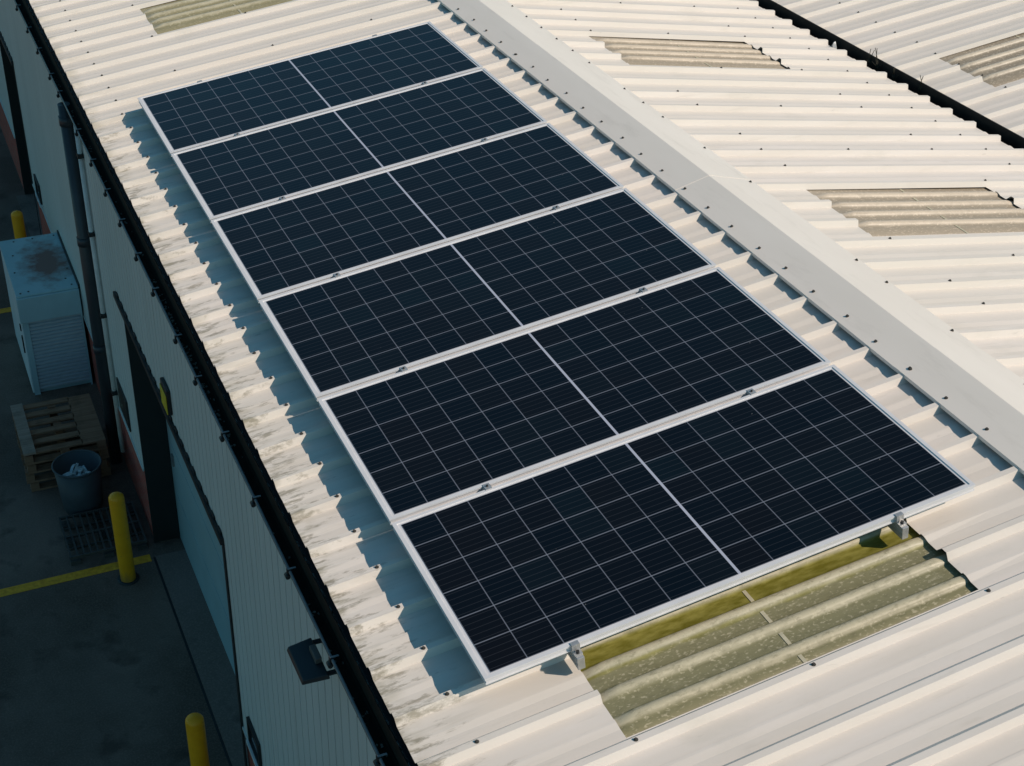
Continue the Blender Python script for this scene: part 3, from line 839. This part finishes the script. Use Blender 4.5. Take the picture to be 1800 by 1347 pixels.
# ------------------------------------------------------------------ roller cabinet against the wall
cx0, cx1, cy0, cy1, cz = -1.185, -.500, 3.50, 5.0, -3.235
cab = thing('storage_cabinet', (-.84, 4.25, -GZ), 'pale metal cabinet with rust stained top and roller shutter against the wall', 'cabinet')
w = MB(); w.box(cx0+.02, cx1-.01, cy0+.05, cy1-.01, -GZ, cz-.022); part('body', w, M['cab'], cab, bevel=.006)
w = MB(); w.box(cx0+.003, cx0+.019, cy0+.02, cy1-.02, -GZ+.03, cz-.03); sp = part('side_panel', w, M['cab_white'], cab, bevel=.003)
w = MB(); w.box(cx0-.010, cx0+.0025, cy0+.12, cy0+.16, -3.74, -3.66); part('lock', w, M['blackmetal'], sp)
w = MB(); w.box(cx0-.012, cx0+.0025, cy0+.10, cy0+.135, -4.02, -3.80); part('handle', w, M['blackmetal'], sp)
w = MB(); w.box(cx0, cx1, cy0, cy1, cz-.020, cz); top = part('top_sheet', w, M['cab_top'], cab, bevel=.004)
w = MB(); w.box(cx1+.001, cx1+.018, cy0-.005, cy1, cz-.02, cz+.03); part('upstand', w, M['blackmetal'], top)
for x, y in ((-1.13,3.56),(-1.04,3.58),(-.56,3.58),(-.60,3.75),(-1.12,4.1),(-1.08,4.55),(-1.02,4.92),(-.8,4.93),(-.55,4.93),(-.54,4.0)):
    w = MB(); w.tube((x,y,cz), (x,y,cz+.006), .011, n=8); part('rivet', w, M['screw'], top)
w = MB(); w.box(cx0-.004, cx1+.0, cy0-.03, cy0+.049, cz-.335, cz-.0215); part('shutter_hood', w, M['cab'], cab, bevel=.006)
w = MB(); ns = 20; zb = -GZ+.05; zt = cz-.337
for i in range(ns):
    z0 = zb+(zt-zb)*i/ns; z1 = zb+(zt-zb)*(i+1)/ns
    for (ya, za), (yb2, zb2) in zip([(cy0+.050, z0), (cy0+.020, z0+(z1-z0)*.22), (cy0+.016, z0+(z1-z0)*.75)], [(cy0+.020, z0+(z1-z0)*.22), (cy0+.016, z0+(z1-z0)*.75), (cy0+.050, z1)]):
        w.quad((cx0+.085, ya, za), (cx1-.02, ya, za), (cx1-.02, yb2, zb2), (cx0+.085, yb2, zb2))
part('roller_shutter', w, M['shutter'], cab)
w = MB(); w.box(cx0+.02, cx0+.083, cy0+.006, cy0+.049, -GZ, zt); part('guide_rail', w, M['cab'], cab)
w = MB(); w.box(cx1-.0185, cx1, cy0+.006, cy0+.049, -GZ, zt); part('guide_rail', w, M['cab'], cab)

# ------------------------------------------------------------------ bollards
def bollard():
    t = thing('bollard', (0,0,0), 'x', 'bollard', 'yellow bollards along the wall')
    w = MB(); r = .074; H = .985
    w.lathe([(r*1.0, 0.0), (r, H)] + [(r*math.cos(a), H + .052*math.sin(a)) for a in [R(x) for x in (15, 30, 45, 60, 75, 89)]], 28)
    part('post', w, M['yellow'], t, local=True)
    w = MB(); w.lathe([(.105, 0), (.105, .012), (.076, .013)], 28); part('base_plate', w, M['blackmetal'], t, local=True)
    return t
b0 = None
for y, lab in ((-.26, 'yellow domed bollard standing beside the waste bin and yellow line'), (-3.43, 'yellow domed bollard nearest the camera, cut by the photo bottom'), (6.40, 'yellow domed bollard behind the storage cabinet')):
    o = b0 = bollard() if b0 is None else dup(b0)
    o.location = (-.83, y, -GZ+.001); o['label'] = lab

# ------------------------------------------------------------------ pallets
def wood_pallet(top):
    t = thing('pallet', (0,0,0), 'x', 'pallet', 'stack of wooden pallets')
    L, Wd, H = .84, 1.0, .132
    w = MB()
    ys = [-.02, .162, .344, .526, .708, .885]
    for i, y in enumerate(ys):
        if top and 0: continue
        w.box(.115 if top else 0, L-.23 if top else L, y+.03, y+.112, H-.022, H-.002)
    part('slats', w, M['wood'], t, local=True)
    if top:
        w = MB(); w.box(0, .125, -.01, Wd+.0, H-.001, H+.022); part('end_board', w, M['wood_grey'], t, 'greyed end board', local=True)
        w = MB(); w.box(L-.24, L, .0, Wd-.02, H-.022, H-.002); part('end_board', w, M['wood'], t, local=True)
    for x in (0, L/2-.045, L-.09):
        for y in (0, Wd/2-.06, Wd-.12):
            w = MB(); w.box(x+.003, x+.087, y, y+.12, .022, H-.0225); part('block', w, M['wood'], t, local=True)
    w = MB()
    for y in (0, Wd/2-.05, Wd-.10): w.box(0, L, y, y+.10, 0.001, .0215)
    part('bottom_boards', w, M['wood'], t, local=True)
    return t
pp = wood_pallet(False)
labs = ['wooden pallet at the bottom of the stack', 'wooden pallet second from the bottom of the stack', 'wooden pallet directly under the top one']
for i in range(3):
    o = pp if i == 0 else dup(pp)
    o.location = (-1.50+(.012, -.02, .01)[i], 1.47+(.09, .062, .031)[i], -GZ+.134*i); o.rotation_euler = (0, 0, R((.6, -1.2, .5)[i])); o['label'] = labs[i]
o = wood_pallet(True); o.location = (-1.505, 1.47, -GZ+.134*3); o['label'] = 'wooden pallet on top of the stack with one grey board'
# black plastic pallet lying flat
t = thing('plastic_pallet', (-.93, .52, -GZ), 'black plastic grid pallet lying flat by the bin', 'pallet')
w = MB(); gx0, gx1, gy0, gy1 = -1.31, -.55, .17, .84; za, zb = -GZ+.08, -GZ+.105
for i in range(12):
    x = gx0+(gx1-gx0-.02)*i/11; w.box(x, x+.018, gy0, gy1, za, zb)
part('slats', w, M['grate'], t)
w = MB()
for y in (gy0-.021, (gy0+gy1)/2-.01, gy1+.001): w.box(gx0, gx1, y, y+.020, za-.002, zb+.002)
for y in (gy0+.16, gy0+.50): w.box(gx0, gx1, y, y+.02, za-.03, za-.003)
part('runners', w, M['grate'], t)
for x in (gx0, (gx0+gx1)/2-.05, gx1-.1):
    for y in (gy0-.02, (gy0+gy1)/2-.05, gy1-.08):
        w = MB(); w.box(x, x+.1, y, y+.1, -GZ+.001, za-.032); part('foot', w, M['grate'], t)

# ------------------------------------------------------------------ waste bin with offcuts
bn = thing('waste_bin', (-1.025, 1.10, -GZ), 'round grey blue bin of metal offcuts in front of the pallets', 'bin')
w = MB(); w.lathe([(0, .004), (.185, .004), (.200, .03), (.238, .545), (.232, .545), (.195, .05), (0, .05)], 40, (-1.025, 1.10, -GZ)); part('body', w, M['bin'], bn)
w = MB(); pr = []
for a in range(0, 361, 45): pr.append((.243+.011*math.cos(R(a)), .548+.011*math.sin(R(a))))
w.lathe(pr, 40, (-1.025, 1.10, -GZ)); part('rim', w, M['bin'], bn)
w = MB(); w.lathe([(0, .30), (.215, .30), (.215, .29)], 30, (-1.025, 1.10, -GZ)); part('liner', w, M['dark'], bn)
ro = random.Random(21)
for i in range(20):
    r = .125*math.sqrt(ro.random()); a = ro.uniform(0, 6.28); x, y = -1.025+r*math.cos(a), 1.06+r*math.sin(a)*.8; z = -GZ+.385+.005*i
    w = MB(); L = ro.uniform(.05, .085); wd = ro.uniform(.026, .046); rot = Matrix.Rotation(ro.uniform(0, 6.28), 3, 'Z') @ Matrix.Rotation(ro.uniform(-.3, .3), 3, 'Y') @ Matrix.Rotation(ro.uniform(-.4, .4), 3, 'X')
    bnd = ro.uniform(.01, .03)
    for j in range(6):
        s0, s1 = -1+j/3, -1+(j+1)/3
        q = [(s0*L, -wd/2, bnd*(1-s0*s0)), (s1*L, -wd/2, bnd*(1-s1*s1)), (s1*L, wd/2, bnd*(1-s1*s1)), (s0*L, wd/2, bnd*(1-s0*s0))]
        q = [Vector((x, y, z)) + rot @ Vector(v) for v in q]
        w.hexa([tuple(v) for v in q] + [tuple(v+Vector((0,0,.003))) for v in q])
    solo('metal_offcut', w, M['scrap'], (x, y, z), 'bent pale metal offcut lying in the round bin', 'offcut', 'metal offcuts in the bin')

# ------------------------------------------------------------------ lift everything so that the yard is at z = 0
for o in bpy.data.objects:
    if o.parent is None and o.type in ('MESH', 'EMPTY'): o.location.z += GZ
